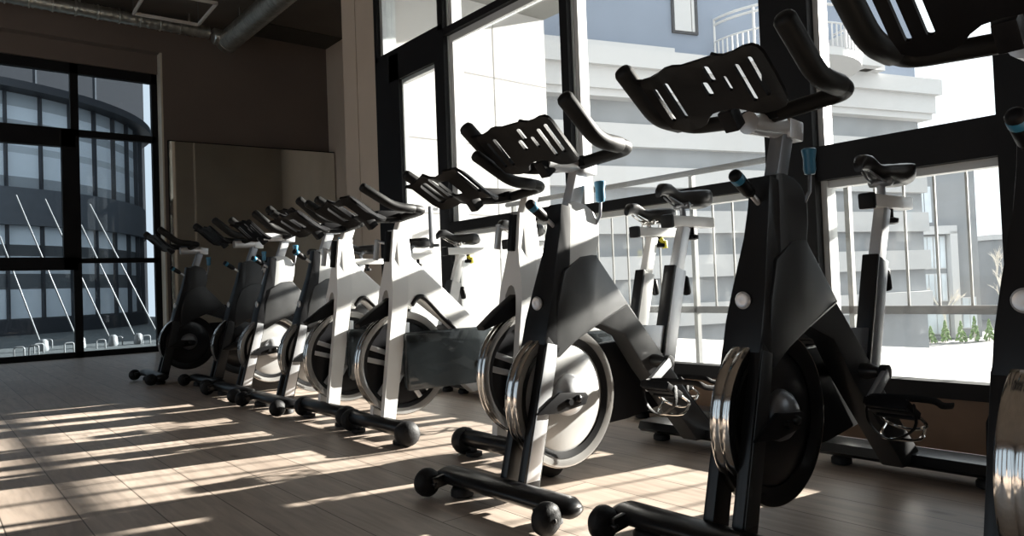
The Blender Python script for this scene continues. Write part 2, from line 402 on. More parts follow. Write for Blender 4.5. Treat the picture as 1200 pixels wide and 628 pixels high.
def lframe(bm):
    for r in ((-.40, .40, -.36, -.335), (-.40, .40, .335, .36), (-.40, -.375, -.36, .36), (.375, .40, -.36, .36)):
        box(bm, r[0], r[1], r[2], r[3], 3.885, 3.92, .003)
part('frame', lframe, M['whiteprofile'], lf)
def lh(bm):
    for x in (-.388, .388):
        for y in (-.348, .348): tube(bm, [(x, y, 3.92), (x, y, 4.23)], .0025, 6, False)
part('hanging_wire', lh, M['satindark'], lf)

# ------------------------------------------------------------------ exercise bikes
def interp(t, tab):
    for (a, va), (b, vb) in zip(tab, tab[1:]):
        if t <= b:
            k = (t-a)/(b-a); k = k*k*(3-2*k); return va+(vb-va)*k
    return tab[-1][1]
def saddle_mesh(bm, l0, z0, L=.27, W=.155, nose=.045):
    secs = []
    N = 14
    for i in range(N+1):
        t = i/N; l = l0+L*t
        w = (nose*.5+(W*.5-nose*.5)*(1/(1+math.exp(-(t-.58)*11))))
        if t < .1: w *= .62+3.8*t
        if t > .88: w *= 1-1.5*(t-.88)**1*1.6
        top = z0 + interp(t, ((0, -.006), (.07, .014), (.18, .016), (.42, -.010), (.62, -.006), (.85, 0), (.95, -.010), (1, -.030)))
        dep = interp(t, ((0, .022), (.1, .034), (.3, .030), (.55, .036), (.8, .058), (.93, .052), (1, .025)))
        ring = []
        K = 16
        for k in range(K):
            a = 2*PI*k/K; cx = math.cos(a); sy = math.sin(a)
            x = w*(abs(cx)**.75)*(1 if cx >= 0 else -1)
            if sy >= 0: z = top+.012*sy - .012
            else: z = top-.012 - dep*(abs(sy)**.7)
            ring.append(bm.verts.new((x, l, z)))
        secs.append(ring)
    K = 16
    for a, b in zip(secs, secs[1:]):
        for k in range(K): bm.faces.new((a[k], a[(k+1) % K], b[(k+1) % K], b[k]))
    bm.faces.new(secs[0]); bm.faces.new(secs[-1])

def flywheel_profile_rim(R, w):
    return [(R-.034, -w*.7), (R-.012, -w), (R-.004, -w), (R-.004, w), (R-.012, w), (R-.034, w*.7)]
def flywheel_profile_band(R, w):
    return [(R-.006, -w*.98), (R-.002, -w), (R, -w*.85), (R, -w*.2), (R-.0015, -w*.1), (R-.0015, w*.1), (R, w*.2), (R, w*.85), (R-.002, w), (R-.006, w*.98)]

# the holder plate: outline and slots in plate coordinates (x across, v up the plate)
PLATE = [(-.165, .184), (-.155, .171), (-.134, .169), (-.103, .176), (-.074, .187), (-.052, .187), (-.034, .178), (.010, .178), (.05, .178), (.056, .188), (.062, .177),
         (.074, .170), (.098, .171), (.128, .178), (.148, .176), (.161, .168), (.168, .152), (.170, .121), (.171, .086), (.168, .04), (.160, .012), (.143, -.008), (.120, -.017), (.09, -.018), (.068, -.010),
         (.05, .010), (.03, .022), (.0, .025), (-.03, .022), (-.05, .010), (-.068, -.010), (-.09, -.018), (-.120, -.019), (-.143, -.012), (-.158, .008), (-.163, .05), (-.163, .11), (-.163, .155)]
def rslot(x0, x1, v0, v1, r=None):
    r = r or min(abs(x1-x0), abs(v1-v0))*.42; out = []
    for cx, cv, a0 in ((x1-r, v1-r, 0), (x0+r, v1-r, 90), (x0+r, v0+r, 180), (x1-r, v0+r, 270)):
        for k in range(4):
            a = math.radians(a0+30*k); out.append((cx+r*math.cos(a), cv+r*math.sin(a)))
    return out
SLOTS_K = [rslot(-.145, -.133, .028, .134), rslot(-.110, -.096, .028, .142), rslot(.082, .096, .028, .137), rslot(.118, .132, .034, .146),
           rslot(.010, .026, .108, .155), rslot(-.016, .002, .072, .114), rslot(.041, .053, .072, .116)]
SLOTS_W = [rslot(-.140, -.112, .03, .145), rslot(-.098, -.074, .03, .150), rslot(.072, .096, .03, .150), rslot(.112, .138, .03, .145), rslot(-.03, .03, .06, .145, .012)]
def plate(bm, slots, p0, p1, wave=.0):
    a = Vector(p0); e2 = (Vector(p1)-a).normalized(); e1 = Vector((1, 0, 0)); nn = e1.cross(e2)
    def loop(pts):
        vs = [bm.verts.new((p[0], p[1], 0)) for p in pts]
        return [bm.edges.new((vs[i], vs[(i+1) % len(vs)])) for i in range(len(vs))]
    es = loop(PLATE)
    for s in slots: es += loop(s)
    r = bmesh.ops.triangle_fill(bm, use_beauty=True, use_dissolve=False, edges=es)
    faces = [g for g in r['geom'] if isinstance(g, bmesh.types.BMFace)]
    e = bmesh.ops.extrude_face_region(bm, geom=faces)
    for g in e['geom']:
        if isinstance(g, bmesh.types.BMVert): g.co.z += .010
    for v in bm.verts:
        x, vv, d = v.co
        bend = wave*math.cos(min(1, abs(x)/.17)*2*PI)*.5 + .035*max(0, (vv-.145)/.04)**2*.35 - .012*max(0, (.02-vv)/.04)**2 + .03*max(0, (abs(x)-.145)/.025)**2*.5
        v.co = a+e1*x*1.05+e2*vv+nn*(d+bend)

def bars(parent, dl, dz, kind):
    fl = .03 if kind == 'w' else 0.
    """bullhorn bar with rear crossbar, foam grips and slotted holder; dl,dz shift the set"""
    s = .230 if kind == 'k' else .222
    def P(x, l, z): return (x, l+dl, z+dz)
    cross = fillet_path([P(-s, .25, 1.10), P(-s, .36, 1.092), P(-.03, .355, 1.075), P(.03, .355, 1.075), P(s, .36, 1.092), P(s, .25, 1.10)], .05, 6)
    part('crossbar', lambda bm: tube(bm, cross, .021 if kind == 'k' else .018, 14), M['foam'], parent, 60)
    for q in (-1, 1):
        hp = fillet_path([P(q*s, .30, 1.095), P(q*s, .205, 1.10), P(q*s*1.0, .075-fl*.5, 1.205-fl)], .06, 6)
        part('horn_grip', lambda bm: tube(bm, hp, .0255 if kind == 'k' else .020, 14), M['foam'], parent, 60)
    part('phone_holder', lambda bm: plate(bm, SLOTS_K if kind == 'k' else SLOTS_W, P(0, .200, 1.060), P(0, .070-fl*.5, 1.180-fl), .0 if kind == 'k' else .03), M['plastic'], parent, 30)
    part('holder_bracket', lambda bm: sqtube(bm, P(0, .225, 1.03), P(0, .19, 1.075), .020, .020), M['plastic'], parent)
    part('bar_clamp', lambda bm: sqtube(bm, P(-.05, .345, 1.078), P(.05, .345, 1.078), .012, .018, .005, (0, 1, 0)), M['plastic'], parent)

def tag_knob(parent, x, l, z, m='blue'):
    kn = part('resistance_knob', lambda bm: lathe(bm, [(.008, -.03), (.0135, -.028), (.0165, -.015), (.0155, .012), (.019, .032), (.019, .038), (.015, .041)], (x, l, z), 'z', 20), M[m], parent)
    part('knob_stem', lambda bm: tube(bm, [(x, l, z-.03), (x, l-.006, z-.075), (x-.012, l-.02, z-.11)], .005, 8), M['satindark'], kn)

def pedals(parent, bb, ang, s=.105, arm='satin'):
    l, z = bb; Lc = .165
    part('crank_hub', lambda bm: lathe(bm, [(.012, -s-.008), (.022, -s-.006), (.022, -s+.012), (.014, -s+.02), (.024, -.055), (.024, .055), (.014, s-.02), (.022, s-.012), (.022, s+.006), (.012, s+.008)], (0, l, z), 'x', 20), M['black'], parent)
    for q, a in ((1, ang), (-1, ang+PI)):
        pl, pz = l+Lc*math.cos(a), z+Lc*math.sin(a)
        part('crank_arm', lambda bm: sqtube(bm, (q*s, l, z), (q*(s+.012), pl, pz), .008, .016, .005), M[arm], parent)
        x0 = q*(s+.025); x1 = q*(s+.125); xm = (x0+x1)/2
        def ped(bm):
            box(bm, min(x0, x1), max(x0, x1), pl-.042, pl-.026, pz-.014, pz+.014, .004)
            box(bm, min(x0, x1), max(x0, x1), pl+.026, pl+.042, pz-.014, pz+.014, .004)
            box(bm, min(x0, x1), max(x0, x1), pl-.012, pl+.012, pz-.012, pz+.012, .003)
            box(bm, x0-.006, x0+.006, pl-.042, pl+.042, pz-.01, pz+.01, .002); box(bm, x1-.006, x1+.006, pl-.042, pl+.042, pz-.01, pz+.01, .002)
        tilt = Matrix.Translation((0, pl, pz)) @ Matrix.Rotation(math.radians(150), 4, 'X') @ Matrix.Translation((0, -pl, -pz))
        def turn(fn):
            def f(bm):
                fn(bm); bmesh.ops.transform(bm, matrix=tilt, verts=bm.verts)
            return f
        pd = part('pedal', turn(ped), M['plastic'], parent)
        cage = smooth_path([(x0, pl-.04, pz), (x0, pl-.10, pz+.005), (xm, pl-.118, pz+.012), (x1, pl-.10, pz+.005), (x1, pl-.04, pz)], 4)
        def cg(bm):
            tube(bm, cage, .0045, 8)
            tube(bm, smooth_path([(x0, pl-.095, pz+.005), (x0, pl-.075, pz+.05), (xm, pl-.03, pz+.072), (x1, pl-.075, pz+.05), (x1, pl-.095, pz+.005)], 4), .0045, 8)
        part('toe_cage', turn(cg), M['chrome'], pd)
        st = smooth_path([(x1+q*.006, pl+.005, pz-.01), (x1+q*.01, pl-.01, pz+.045), (xm, pl-.02, pz+.078), (x0, pl-.0, pz+.045), (x0-q*.004, pl+.02, pz-.005), (x0, pl-.02, pz-.035), (x1, pl-.09, pz-.065), (x1+q*.01, pl-.15, pz-.075), (x1+q*.012, pl-.21, pz-.10)], 4)
        part('toe_strap', turn(lambda bm: tube(bm, st, .0095, 8, True, .22)), M['rubber'], pd)

def seat_group(parent, tube_m, sleeve_front, slider_m, base, top, post_top, l_sad, z_sad, yellow=False):
    """seat tube sleeve, post, slider, saddle"""
    (bl, bz), (tl, tz), (pl, pz) = base, top, post_top
    part('seat_tube', lambda bm: sqtube(bm, (0, bl, bz), (0, tl, tz), .024, .034), tube_m, parent)
    d = Vector((0, tl-bl, tz-bz)).normalized(); off = Vector((0, -d.z, d.y))*.036
    part('tube_cover', lambda bm: sqtube(bm, Vector((0, bl, bz))+d*.06+off, Vector((0, tl, tz))+d*.004+off, .0245, .008), sleeve_front, parent)
    part('seat_post', lambda bm: sqtube(bm, (0, tl-.03*d.y, tz-.03), (0, pl, pz), .017, .024), slider_m if yellow else M['satin'], parent)
    kp = Vector((0, tl, tz))-d*.045
    def kn(bm):
        tube(bm, [kp+Vector((.0, .03, 0)), kp+Vector((.0, .062, -.008))], .009, 10, False)
        tube(bm, [kp+Vector((0, .062, .006)), kp+Vector((0, .075, -.05))], .0165, 12)
    part('post_knob', kn, M['plastic'], parent)
    part('seat_slider', lambda bm: sqtube(bm, (0, l_sad+.055, pz+.018), (0, l_sad+.325, pz+.018), .024, .021, .009), slider_m, parent)
    part('slider_cap', lambda bm: sqtube(bm, (0, l_sad+.036, pz+.016), (0, l_sad+.062, pz+.018), .025, .026, .010), M['plastic'], parent)
    def sk(bm):
        tube(bm, [(0, pl+.05, pz), (0, pl+.052, pz-.03)], .010, 10, False)
        lathe(bm, [(.012, -.052), (.024, -.048), (.024, -.034), (.012, -.03)], (0, pl+.053, pz), 'z', 14)
    part('slider_knob', sk, M['plastic'], parent)
    if yellow:
        part('pull_tag', lambda bm: (tube(bm, [(.012, pl+.045, pz-.015), (.016, pl+.06, pz-.03)], .011, 10), sqtube(bm, (.018, pl+.06, pz-.02), (.02, pl+.062, pz-.055), .013, .006, .003)), M['yellow'], parent)
    sd = part('saddle', lambda bm: saddle_mesh(bm, l_sad, z_sad), M['leather'], parent, 60)
    def rails(bm):
        for q in (-1, 1):
            tube(bm, smooth_path([(q*.012, l_sad+.05, z_sad-.035), (q*.022, l_sad+.12, z_sad-.062), (q*.022, l_sad+.17, z_sad-.062), (q*.04, l_sad+.24, z_sad-.035)], 4), .0035, 8)
        tube(bm, [(-.03, l_sad+.145, z_sad-.064), (.03, l_sad+.145, z_sad-.064)], .014, 12)
        tube(bm, [(0, l_sad+.145, z_sad-.064), (0, l_sad+.15, pz+.035)], .012, 10, False)
    part('saddle_rails', rails, M['satindark'] if not yellow else M['chrome'], sd)

def bike_k(name, loc, rz, paint, panel, disc, trim, dl=0., dz=0., rimside='rim'):
    r = empty(name, loc, rz)
    # front stabiliser: flat oval bar with transport wheels and levelling feet
    part('front_stabilizer', lambda bm: tube(bm, [(-.280, .01, .056), (-.265, .01, .060), (.265, .01, .060), (.280, .01, .056)], [.045, .052, .052, .045], 16, True, .52), M['black'], r, 50)
    for q in (-1, 1):
        part('transport_wheel', lambda bm: lathe(bm, [(.010, -.030), (.030, -.026), (.043, -.012), (.045, 0), (.043, .012), (.030, .026), (.010, .030)], (q*.272, -.070, .048), 'x', 24), M['rubber'], r, 50)
        part('wheel_bracket', lambda bm: (sqtube(bm, (q*.272-q*.038, -.0, .060), (q*.272-q*.038, -.076, .05), .008, .018, .004), tube(bm, [(q*.226, -.070, .048), (q*.304, -.070, .048)], .007, 8)), M['black'], r)
        part('levelling_foot', lambda bm: lathe(bm, [(.026, 0), (.036, .004), (.036, .022), (.030, .03), (.012, .034), (.012, .045)], (q*.20, .012, 0), 'z', 20), M['rubber'], r)
    # fork blades
    for q in (-1, 1):
        fb = part('fork_blade', lambda bm: slab(bm, [(.042, .050), (.112, .050), (.207, .43), (.205, .465), (.172, .50), (.158, .48)], .015, q*.040, .004), M['black'], r)
        part('blade_cover', lambda bm: slab(bm, [(.056, .075), (.111, .075), (.200, .42), (.205, .47), (.165, .48)], .003, q*.0545, .002), trim if trim is M['satin'] else paint, fb)
    # crown and neck: widens downwards
    part('fork_crown', lambda bm: slab(bm, [(.155, .475, .054), (.215, .44, .054), (.30, .60, .046), (.36, .76, .036), (.37, .90, .028), (.275, .915, .030), (.262, .84, .031), (.243, .76, .035), (.205, .64, .047), (.175, .55, .053)], .05, 0, .006), M['black'], r)
    bd = part('badge', lambda bm: lathe(bm, [(.004, -.006), (.012, -.004), (.018, -.006), (.022, -.002), (.019, .006), (.004, .008)], (-.006, .186, .600), 'y', 24), M['satin'], r)
    # upper shroud
    part('head_shroud', lambda bm: slab(bm, [(.275, .64, .044), (.36, .69, .045), (.42, .742, .044), (.435, .80, .043), (.44, .855, .040), (.42, .895, .036), (.39, .917, .032), (.345, .927, .029), (.31, .92, .0285), (.290, .86, .029), (.276, .76, .033), (.262, .70, .038)], .04, 0, .010), panel, r, 50)
    # gusset plate from neck to the main beam
    part('frame_gusset', lambda bm: slab(bm, [(.195, .435, .0535), (.225, .60, .052), (.262, .70, .048), (.34, .745, .046), (.415, .755, .044), (.43, .735, .044), (.50, .66, .043), (.575, .580, .042), (.560, .572, .042), (.40, .515, .047), (.30, .475, .051), (.22, .43, .0535)], .05, 0, .009), paint, r, 50)
    # main beam
    part('main_beam', lambda bm: slab(bm, [(.43, .52, .033), (.43, .73, .030), (.575, .582, .035), (.76, .372, .036), (.92, .215, .036), (1.09, .055, .036), (1.06, .045, .036), (.945, .05, .036), (.83, .17, .036), (.66, .345, .035), (.555, .475, .034)], .035, 0, .008), paint, r)
    part('beam_strip', lambda bm: slab(bm, [(.575, .584), (.76, .374), (.92, .217), (1.06, .083), (1.068, .092), (.928, .228), (.768, .385), (.582, .594)], .022, 0, .003), M['rubber'], r)
    part('seat_gusset', lambda bm: slab(bm, [(.655, .48), (.70, .50), (.835, .49), (.80, .33), (.78, .335)], .016, 0, .004), trim, r)
    # rear stabiliser
    part('rear_stabilizer', lambda bm: slab(bm, [(.985, .055), (1.0, .082), (1.09, .088), (1.15, .075), (1.155, .052), (1.14, .042), (1.0, .042)], .285, 0, .006), M['black'], r)
    for q in (-1, 1):
        part('levelling_foot', lambda bm: lathe(bm, [(.026, 0), (.034, .004), (.034, .02), (.026, .03), (.012, .034), (.012, .048)], (q*.225, 1.065, 0), 'z', 20), M['rubber'], r)
    # flywheel
    fl = part('flywheel_rim', lambda bm: lathe(bm, flywheel_profile_rim(.222, .026), (0, .275, .298), 'x', 64, closed=True), M[rimside], r, 50)
    part('rim_band', lambda bm: lathe(bm, flywheel_profile_band(.222, .026), (0, .275, .298), 'x', 64, closed=True), M['chrome'], fl, 50)
    part('flywheel_ring', lambda bm: lathe(bm, [(.192, -.022), (.172, -.016), (.172, .016), (.192, .022)], (0, .275, .298), 'x', 64, closed=True), M['black'], fl, 50)
    part('flywheel_disc', lambda bm: lathe(bm, [(.02, -.022), (.10, -.020), (.165, -.013), (.176, -.008), (.176, .008), (.165, .013), (.10, .020), (.02, .022)], (0, .275, .298), 'x', 64), disc, fl, 50)
    part('hub_cover', lambda bm: lathe(bm, [(.066, .018), (.066, .026), (.060, .040), (.042, .056), (.02, .062)], (0, .28, .305), 'x', 32), M['satin'] if disc is M['disc_silver'] else M['satindark'], fl, 50)
    def axle(bm):
        tube(bm, [(-.075, .275, .298), (.075, .275, .298)], .012, 12)
        slab(bm, [(.10, .27), (.20, .325), (.31, .315), (.325, .30), (.31, .275), (.19, .262)], .006, .063, .003)
        for l in (.235, .285): tube(bm, [(.066, l, .293), (.080, l, .293)], .011, 6, False)
    part('axle_plate', axle, M['black'], fl)
    # belt guard on the far side
    part('belt_guard', lambda bm: slab(bm, [(.20, .20), (.26, .16), (.66, .165), (.92, .195), (.95, .28), (.89, .40), (.74, .45), (.30, .44), (.22, .38)], .017, -.072, .008), M['plastic'], r, 50)
    pedals(r, (.70, .375), math.radians(206), .105, 'satin' if trim is M['satin'] else 'satindark')
    seat_group(r, trim, M['black'], M['white'], (.795, .315), (.905, .70), (.965, .862), .815, 1.005)
    # handlebar post, slider and lever
    part('handlebar_post', lambda bm: sqtube(bm, (0, .345, .90), (0, .392, 1.035), .020, .025), trim, r)
    def hs(bm):
        tube(bm, [(0, .235, 1.050), (0, .41, 1.054)], .029, 18, False)
        sqtube(bm, (0, .385, 1.05), (0, .452, 1.044), .030, .027, .006)
    part('handlebar_slider', hs, M['satin'], r, 50)
    lv = part('adjustment_lever', lambda bm: (tube(bm, [(0, .222, .875), (0, .165, .912)], .017, 14), sqtube(bm, (0, .235, .866), (0, .19, .895), .012, .010)), M['plastic'], r)
    part('lever_tip', lambda bm: tube(bm, [(.0, .185, .899), (0, .172, .9075)], .0178, 14), M['blue'], lv)
    part('lever_pin', lambda bm: tube(bm, [(0, .275, .84), (0, .22, .876)], .0075, 10), M['satin'], lv)
    tag_knob(r, .045, .445, .955)
    bars(r, dl, dz, 'k')
    return r

def bike_w(name, loc, rz):
    r = empty(name, loc, rz); W = M['white']
    part('front_stabilizer', lambda bm: tube(bm, [(-.25, .03, .068), (.25, .03, .068)], .034, 18), M['black'], r, 50)
    for q in (-1, 1):
        part('end_wheel', lambda bm: lathe(bm, [(.034, -.03), (.048, -.026), (.053, -.008), (.053, .012), (.046, .03), (.026, .043), (.01, .046)] if q > 0 else [(.034, .03), (.048, .026), (.053, .008), (.053, -.012), (.046, -.03), (.026, -.043), (.01, -.046)], (q*.250, .03, .053), 'x', 24), M['rubber'], r, 50)
        part('levelling_foot', lambda bm: lathe(bm, [(.024, 0), (.032, .004), (.032, .018), (.012, .022), (.012, .05)], (q*.19, .03, 0), 'z', 18), M['rubber'], r)
    # wishbone fork: neck that splits into two blades around an arch
    def wish(bm):
        Y = lambda z: .022+(z-.08)*.122     # front line of the fork
        outer = [(-.064, .085), (-.066, .40), (-.069, .58), (-.064, .655), (-.046, .725), (-.031, .80), (-.028, .935), (.028, .935), (.031, .80), (.046, .725), (.064, .655), (.069, .58), (.066, .40), (.064, .085)]
        inner = [(.034, .085), (.036, .40), (.036, .56), (.030, .625), (.016, .655), (0, .662), (-.016, .655), (-.030, .625), (-.036, .56), (-.036, .40), (-.034, .085)]
        pts = outer+inner
        vf = [bm.verts.new((x, Y(z), z)) for x, z in pts]; 
        es = [bm.edges.new((vf[i], vf[(i+1) % len(vf)])) for i in range(len(vf))]
        g = bmesh.ops.triangle_fill(bm, use_beauty=True, edges=es)
        fs = [f for f in g['geom'] if isinstance(f, bmesh.types.BMFace)]
        e = bmesh.ops.extrude_face_region(bm, geom=fs)
        for v in e['geom']:
            if isinstance(v, bmesh.types.BMVert): v.co.y += .062+.018*max(0, min(1, (v.co.z-.1)/.5))
    part('fork', wish, W, r, 30)
    part('head_strip', lambda bm: sqtube(bm, (0, .100, .79), (0, .116, .93), .012, .012, .004), M['plastic'], r)
    part('quick_lever', lambda bm: (tube(bm, [(-.012, .105, .875), (-.05, .085, .885)], .006, 8), sqtube(bm, (-.05, .085, .895), (-.05, .072, .80), .007, .012, .004)), M['satin'], r)
    # main beam: broad white wedge falling to the rear foot
    part('main_beam', lambda bm: slab(bm, [(.135, .62, .05), (.14, .93, .028), (.205, .93, .028), (.215, .81, .030), (.30, .735, .034), (.42, .63, .036), (.60, .47, .036), (.80, .29, .036), (1.06, .06, .036), (1.03, .045, .036), (.95, .045, .036), (.72, .24, .036), (.54, .385, .036), (.40, .50, .037), (.27, .60, .042), (.215, .625, .046), (.20, .57, .05)], .04, 0, .010), W, r, 50)
    part('cable_hose', lambda bm: tube(bm, smooth_path([(.046, .20, .59), (.048, .235, .625), (.048, .275, .612), (.046, .36, .53), (.044, .44, .462), (.04, .50, .40)], 5), .011, 10), M['rubber'], r, 60)
    part('brake_pad', lambda bm: slab(bm, [(.135, .60), (.10, .625), (.02, .575), (-.062, .515), (-.055, .50), (.03, .525), (.12, .555)], .024, 0, .006), M['plastic'], r)
    # flywheel with paired spokes
    c = (0, .165, .325); R = .236
    fl = part('flywheel_rim', lambda bm: lathe(bm, flywheel_profile_rim(R, .022), c, 'x', 64, closed=True), M['rim'], r, 50)
    part('rim_band', lambda bm: lathe(bm, flywheel_profile_band(R, .022), c, 'x', 64, closed=True), M['chrome'], fl, 50)
    part('flywheel_band', lambda bm: lathe(bm, [(.204, -.017), (.186, -.012), (.186, .012), (.204, .017)], c, 'x', 64, closed=True), M['black'], fl, 50)
    part('flywheel_disc', lambda bm: lathe(bm, [(.02, -.004), (.188, -.004), (.188, .004), (.02, .004)], c, 'x', 48), M['disc_black'], fl, 50)
    part('hub', lambda bm: lathe(bm, [(.02, -.05), (.05, -.035), (.055, 0), (.05, .035), (.02, .05)], c, 'x', 28), M['satindark'], fl, 50)
    for k in range(5):
        def sp(bm):
            for dd in (-.022, .022):
                a = 2*PI*k/5+.31
                ca, sa = math.cos(a), math.sin(a)
                p0 = Vector((0, c[1]+.045*ca-dd*sa, c[2]+.045*sa+dd*ca)); p1 = Vector((0, c[1]+.192*ca-dd*1.25*sa, c[2]+.192*sa+dd*1.25*ca))
                sqtube(bm, p0, p1, .012, .011, .003)
        part('spoke', sp, M['satin'], fl)
    # smoked belt cover box
    part('belt_cover', lambda bm: slab(bm, [(.135, .215), (.15, .203), (.56, .200), (.76, .235), (.83, .33), (.78, .43), (.56, .468), (.15, .466), (.135, .452)], .014, .074, .008), M['smoked'], r, 50)
    part('belt_guard', lambda bm: slab(bm, [(.14, .21), (.56, .20), (.76, .235), (.83, .33), (.78, .43), (.56, .455), (.14, .40)], .014, -.074, .008), M['plastic'], r, 50)
    part('rear_stabilizer', lambda bm: slab(bm, [(.985, .055), (1.0, .082), (1.09, .088), (1.13, .075), (1.135, .052), (1.12, .042), (1.0, .042)], .275, 0, .006), M['black'], r)
    for q in (-1, 1):
        part('levelling_foot', lambda bm: lathe(bm, [(.026, 0), (.034, .004), (.034, .02), (.026, .03), (.012, .034), (.012, .048)], (q*.225, 1.06, 0), 'z', 20), M['rubber'], r)
    part('seat_gusset', lambda bm: slab(bm, [(.56, .50), (.60, .51), (.80, .46), (.80, .32), (.78, .315)], .016, 0, .004), W, r)
    pedals(r, (.68, .335), math.radians(-40), .115)
    seat_group(r, W, M['black'], W, (.76, .30), (.865, .695), (.92, .858), .755, .985, True)
    part('handlebar_post', lambda bm: sqtube(bm, (0, .168, .91), (0, .205, 1.01), .020, .027), W, r)
    part('handlebar_clamp', lambda bm: (sqtube(bm, (0, .05, 1.005), (0, .225, 1.01), .024, .016, .006)), M['plastic'], r)
    bars(r, -.185, -.085, 'w')
    return r

KG = 'black and silver exercise bikes along the window'
WG = 'white exercise bikes along the window'
def place(proto, x, y, deg=0.):
    c = copy_tree(proto); c.location = (x, y, 0); c.rotation_euler = (0, 0, math.radians(-deg)); return c
NM = 'exercise_bike'
b1 = bike_k(NM, (-1.052, 1.415, 0), 0, M['black_panel'], M['black_panel'], M['disc_black'], M['satindark'], -.045, 0., 'black')
tag(b1, 'large black exercise bike right of centre with blue knob and bare grey stem', 'exercise bike', KG)
b2 = bike_k(NM, (-1.725, 1.325, 0), math.radians(2), M['gunmetal'], M['silver_panel'], M['disc_silver'], M['satin'], .030, -.02)
tag(b2, 'silver and black exercise bike with pale round flywheel disc, nearest the white bikes', 'exercise bike', KG)
b4 = bike_w(NM, (-2.95, 1.565, 0), 0)
tag(b4, 'white exercise bike in full view in front of the black door frame', 'exercise bike', WG)
b3 = place(b4, -2.15, 1.65)
for ch in b3.children:      # this rider has slid the bars forward
    if ch.name.split('.')[0] in ('crossbar', 'horn_grip', 'phone_holder', 'holder_bracket', 'bar_clamp', 'handlebar_clamp'): ch.location.y -= .09
tag(b3, 'white exercise bike mostly hidden behind the silver bike with the pale flywheel', 'exercise bike', WG)
b5 = place(b4, -3.55, 1.585); tag(b5, 'farther white exercise bike standing just left of the other fully visible white one', 'exercise bike', WG)
b6 = place(b2, -4.16, 1.57); tag(b6, 'black exercise bike with sunlit grey head panel directly left of the white bikes', 'exercise bike', KG)
b7 = place(b2, -4.88, 1.58); tag(b7, 'grey exercise bike with sunlit pale fork, third from the far end of the row', 'exercise bike', KG)
b8 = place(b1, -5.58, 1.62); tag(b8, 'shadowed black exercise bike, second from the far end of the row', 'exercise bike', KG)
b9 = place(b1, -6.38, 1.45); tag(b9, 'black silhouetted exercise bike at the far end beside the tall dark window', 'exercise bike', KG)
b0 = place(b1, -.41, 1.27); tag(b0, 'black exercise bike cut off by the right edge of the photo', 'exercise bike', KG)

# ------------------------------------------------------------------ outside
struct('ground', bxs((-160, 120, 6.9, 200, -3.6, -3.5)), M['ground'])
struct('trim_4', bxs((-5.4, 8, YW+.2, 6.86, -.25, -.02), (-5.2, -.55, YW+.10, YW+.2, -.25, .17)), M['terrace'])   # terrace and outer sill
struct('trim_5', bxs((-60, XB-.32, -40, 7.45, -.2, -.02)), M['court'])
# own building's white wing with soffit
wing = empty('building_wing', (-5.4, 4.86, 0)); tag(wing, 'bright white panelled wall of the building beyond the door glass', 'building')
part('wall_panel', bxs((.005, .035, -1.75, .03, -.02, 3.3)), M['white_wall'], wing, False)
def seams(bm):
    for z in (1.32, 1.97, 2.62): box(bm, .034, .037, -1.75, .03, z-.006, z+.006)
    for y in (-1.24, -.62): box(bm, .034, .037, y-.005, y+.005, 0, 3.3)
part('panel_joint', seams, M['seam'], wing, False)
part('soffit', bxs((.005, .75, -1.75, .03, 3.3, 3.42)), M['soffit'], wing, False)
# railing on the terrace
ra = empty('terrace_railing', (-3.2, 4.2, 0)); tag(ra, 'grey metal railing of slim upright bars outside the low window panes', 'railing')
part('bottom_rail', bxs((-2.0, 5.2, -.02, .02, .425, .470)), M['railgrey'], ra, False)
part('top_rail', bxs((-2.0, 5.2, -.02, .02, 1.20, 1.24)), M['railgrey'], ra, False)
part('handrail', lambda bm: tube(bm, [(-2.0, 0, 1.40), (5.2, 0, 1.40)], .021, 10), M['railgrey'], ra)
x = -1.95
first = None
while x < 5.15:
    if first is None:
        first = part('bar', bxs((-.006, .006, -.006, .006, .46, 1.21)), M['barpaint'], ra, False); first.location = (x, 0, 0)
    else:
        c = first.copy(); C.objects.link(c); c.location = (x, 0, 0)
    x += .155
pf = None
for x in (-1.9, .06, 1.15, 2.75, 4.3):
    if pf is None: pf = part('post', bxs((-.014, .014, -.02, .02, -.02, 1.385)), M['barpaint'], ra, False); pf.location = (x, 0, 0)
    else: c = pf.copy(); C.objects.link(c); c.location = (x, 0, 0)

# big striped building across the street with blue-grey tower and round balcony
ang = math.atan2(.95694, .29029)
bA = empty('office_building', (-14.425, 29.785, -3.5), ang)   # local x runs along the facade, -y faces the camera
tag(bA, 'striped white and grey building with blue grey tower across the street', 'building')
Z0 = 3.5
def bands(zs, y0, x1=4.1, dx=0.):
    def f(bm):
        for a, b in zs: box(bm, -15.5, x1, y0, 10, a+Z0, b+Z0)
    return f
part('white_band', bands([(6.24, 5.43)[::-1], (4.0, 4.72), (2.35, 3.16), (.74, 1.55), (-1.0, -.2)], -.30), M['whiteband'], bA, False)
part('grey_band', bxs((-15.5, 4.1, 0, 10, 0, 7.2+Z0)), M['greyband'], bA, False)
part('cornice', bxs((-15.6, 4.35, -.5, 10, 7.1+Z0, 7.35+Z0), (-15.7, 4.45, -.62, 10, 7.35+Z0, 8.1+Z0), (-15.8, 4.6, -.85, 10, 8.1+Z0, 8.75+Z0)), M['whiteband'], bA, False)
part('parapet', bxs((-15.8, -8.8, -.7, 10, 8.75+Z0, 8.95+Z0)), M['whiteband'], bA, False)
part('tower', bxs((-15.5, 4.2, .1, 12, 8.7+Z0, 26+Z0)), M['blueface'], bA, False)
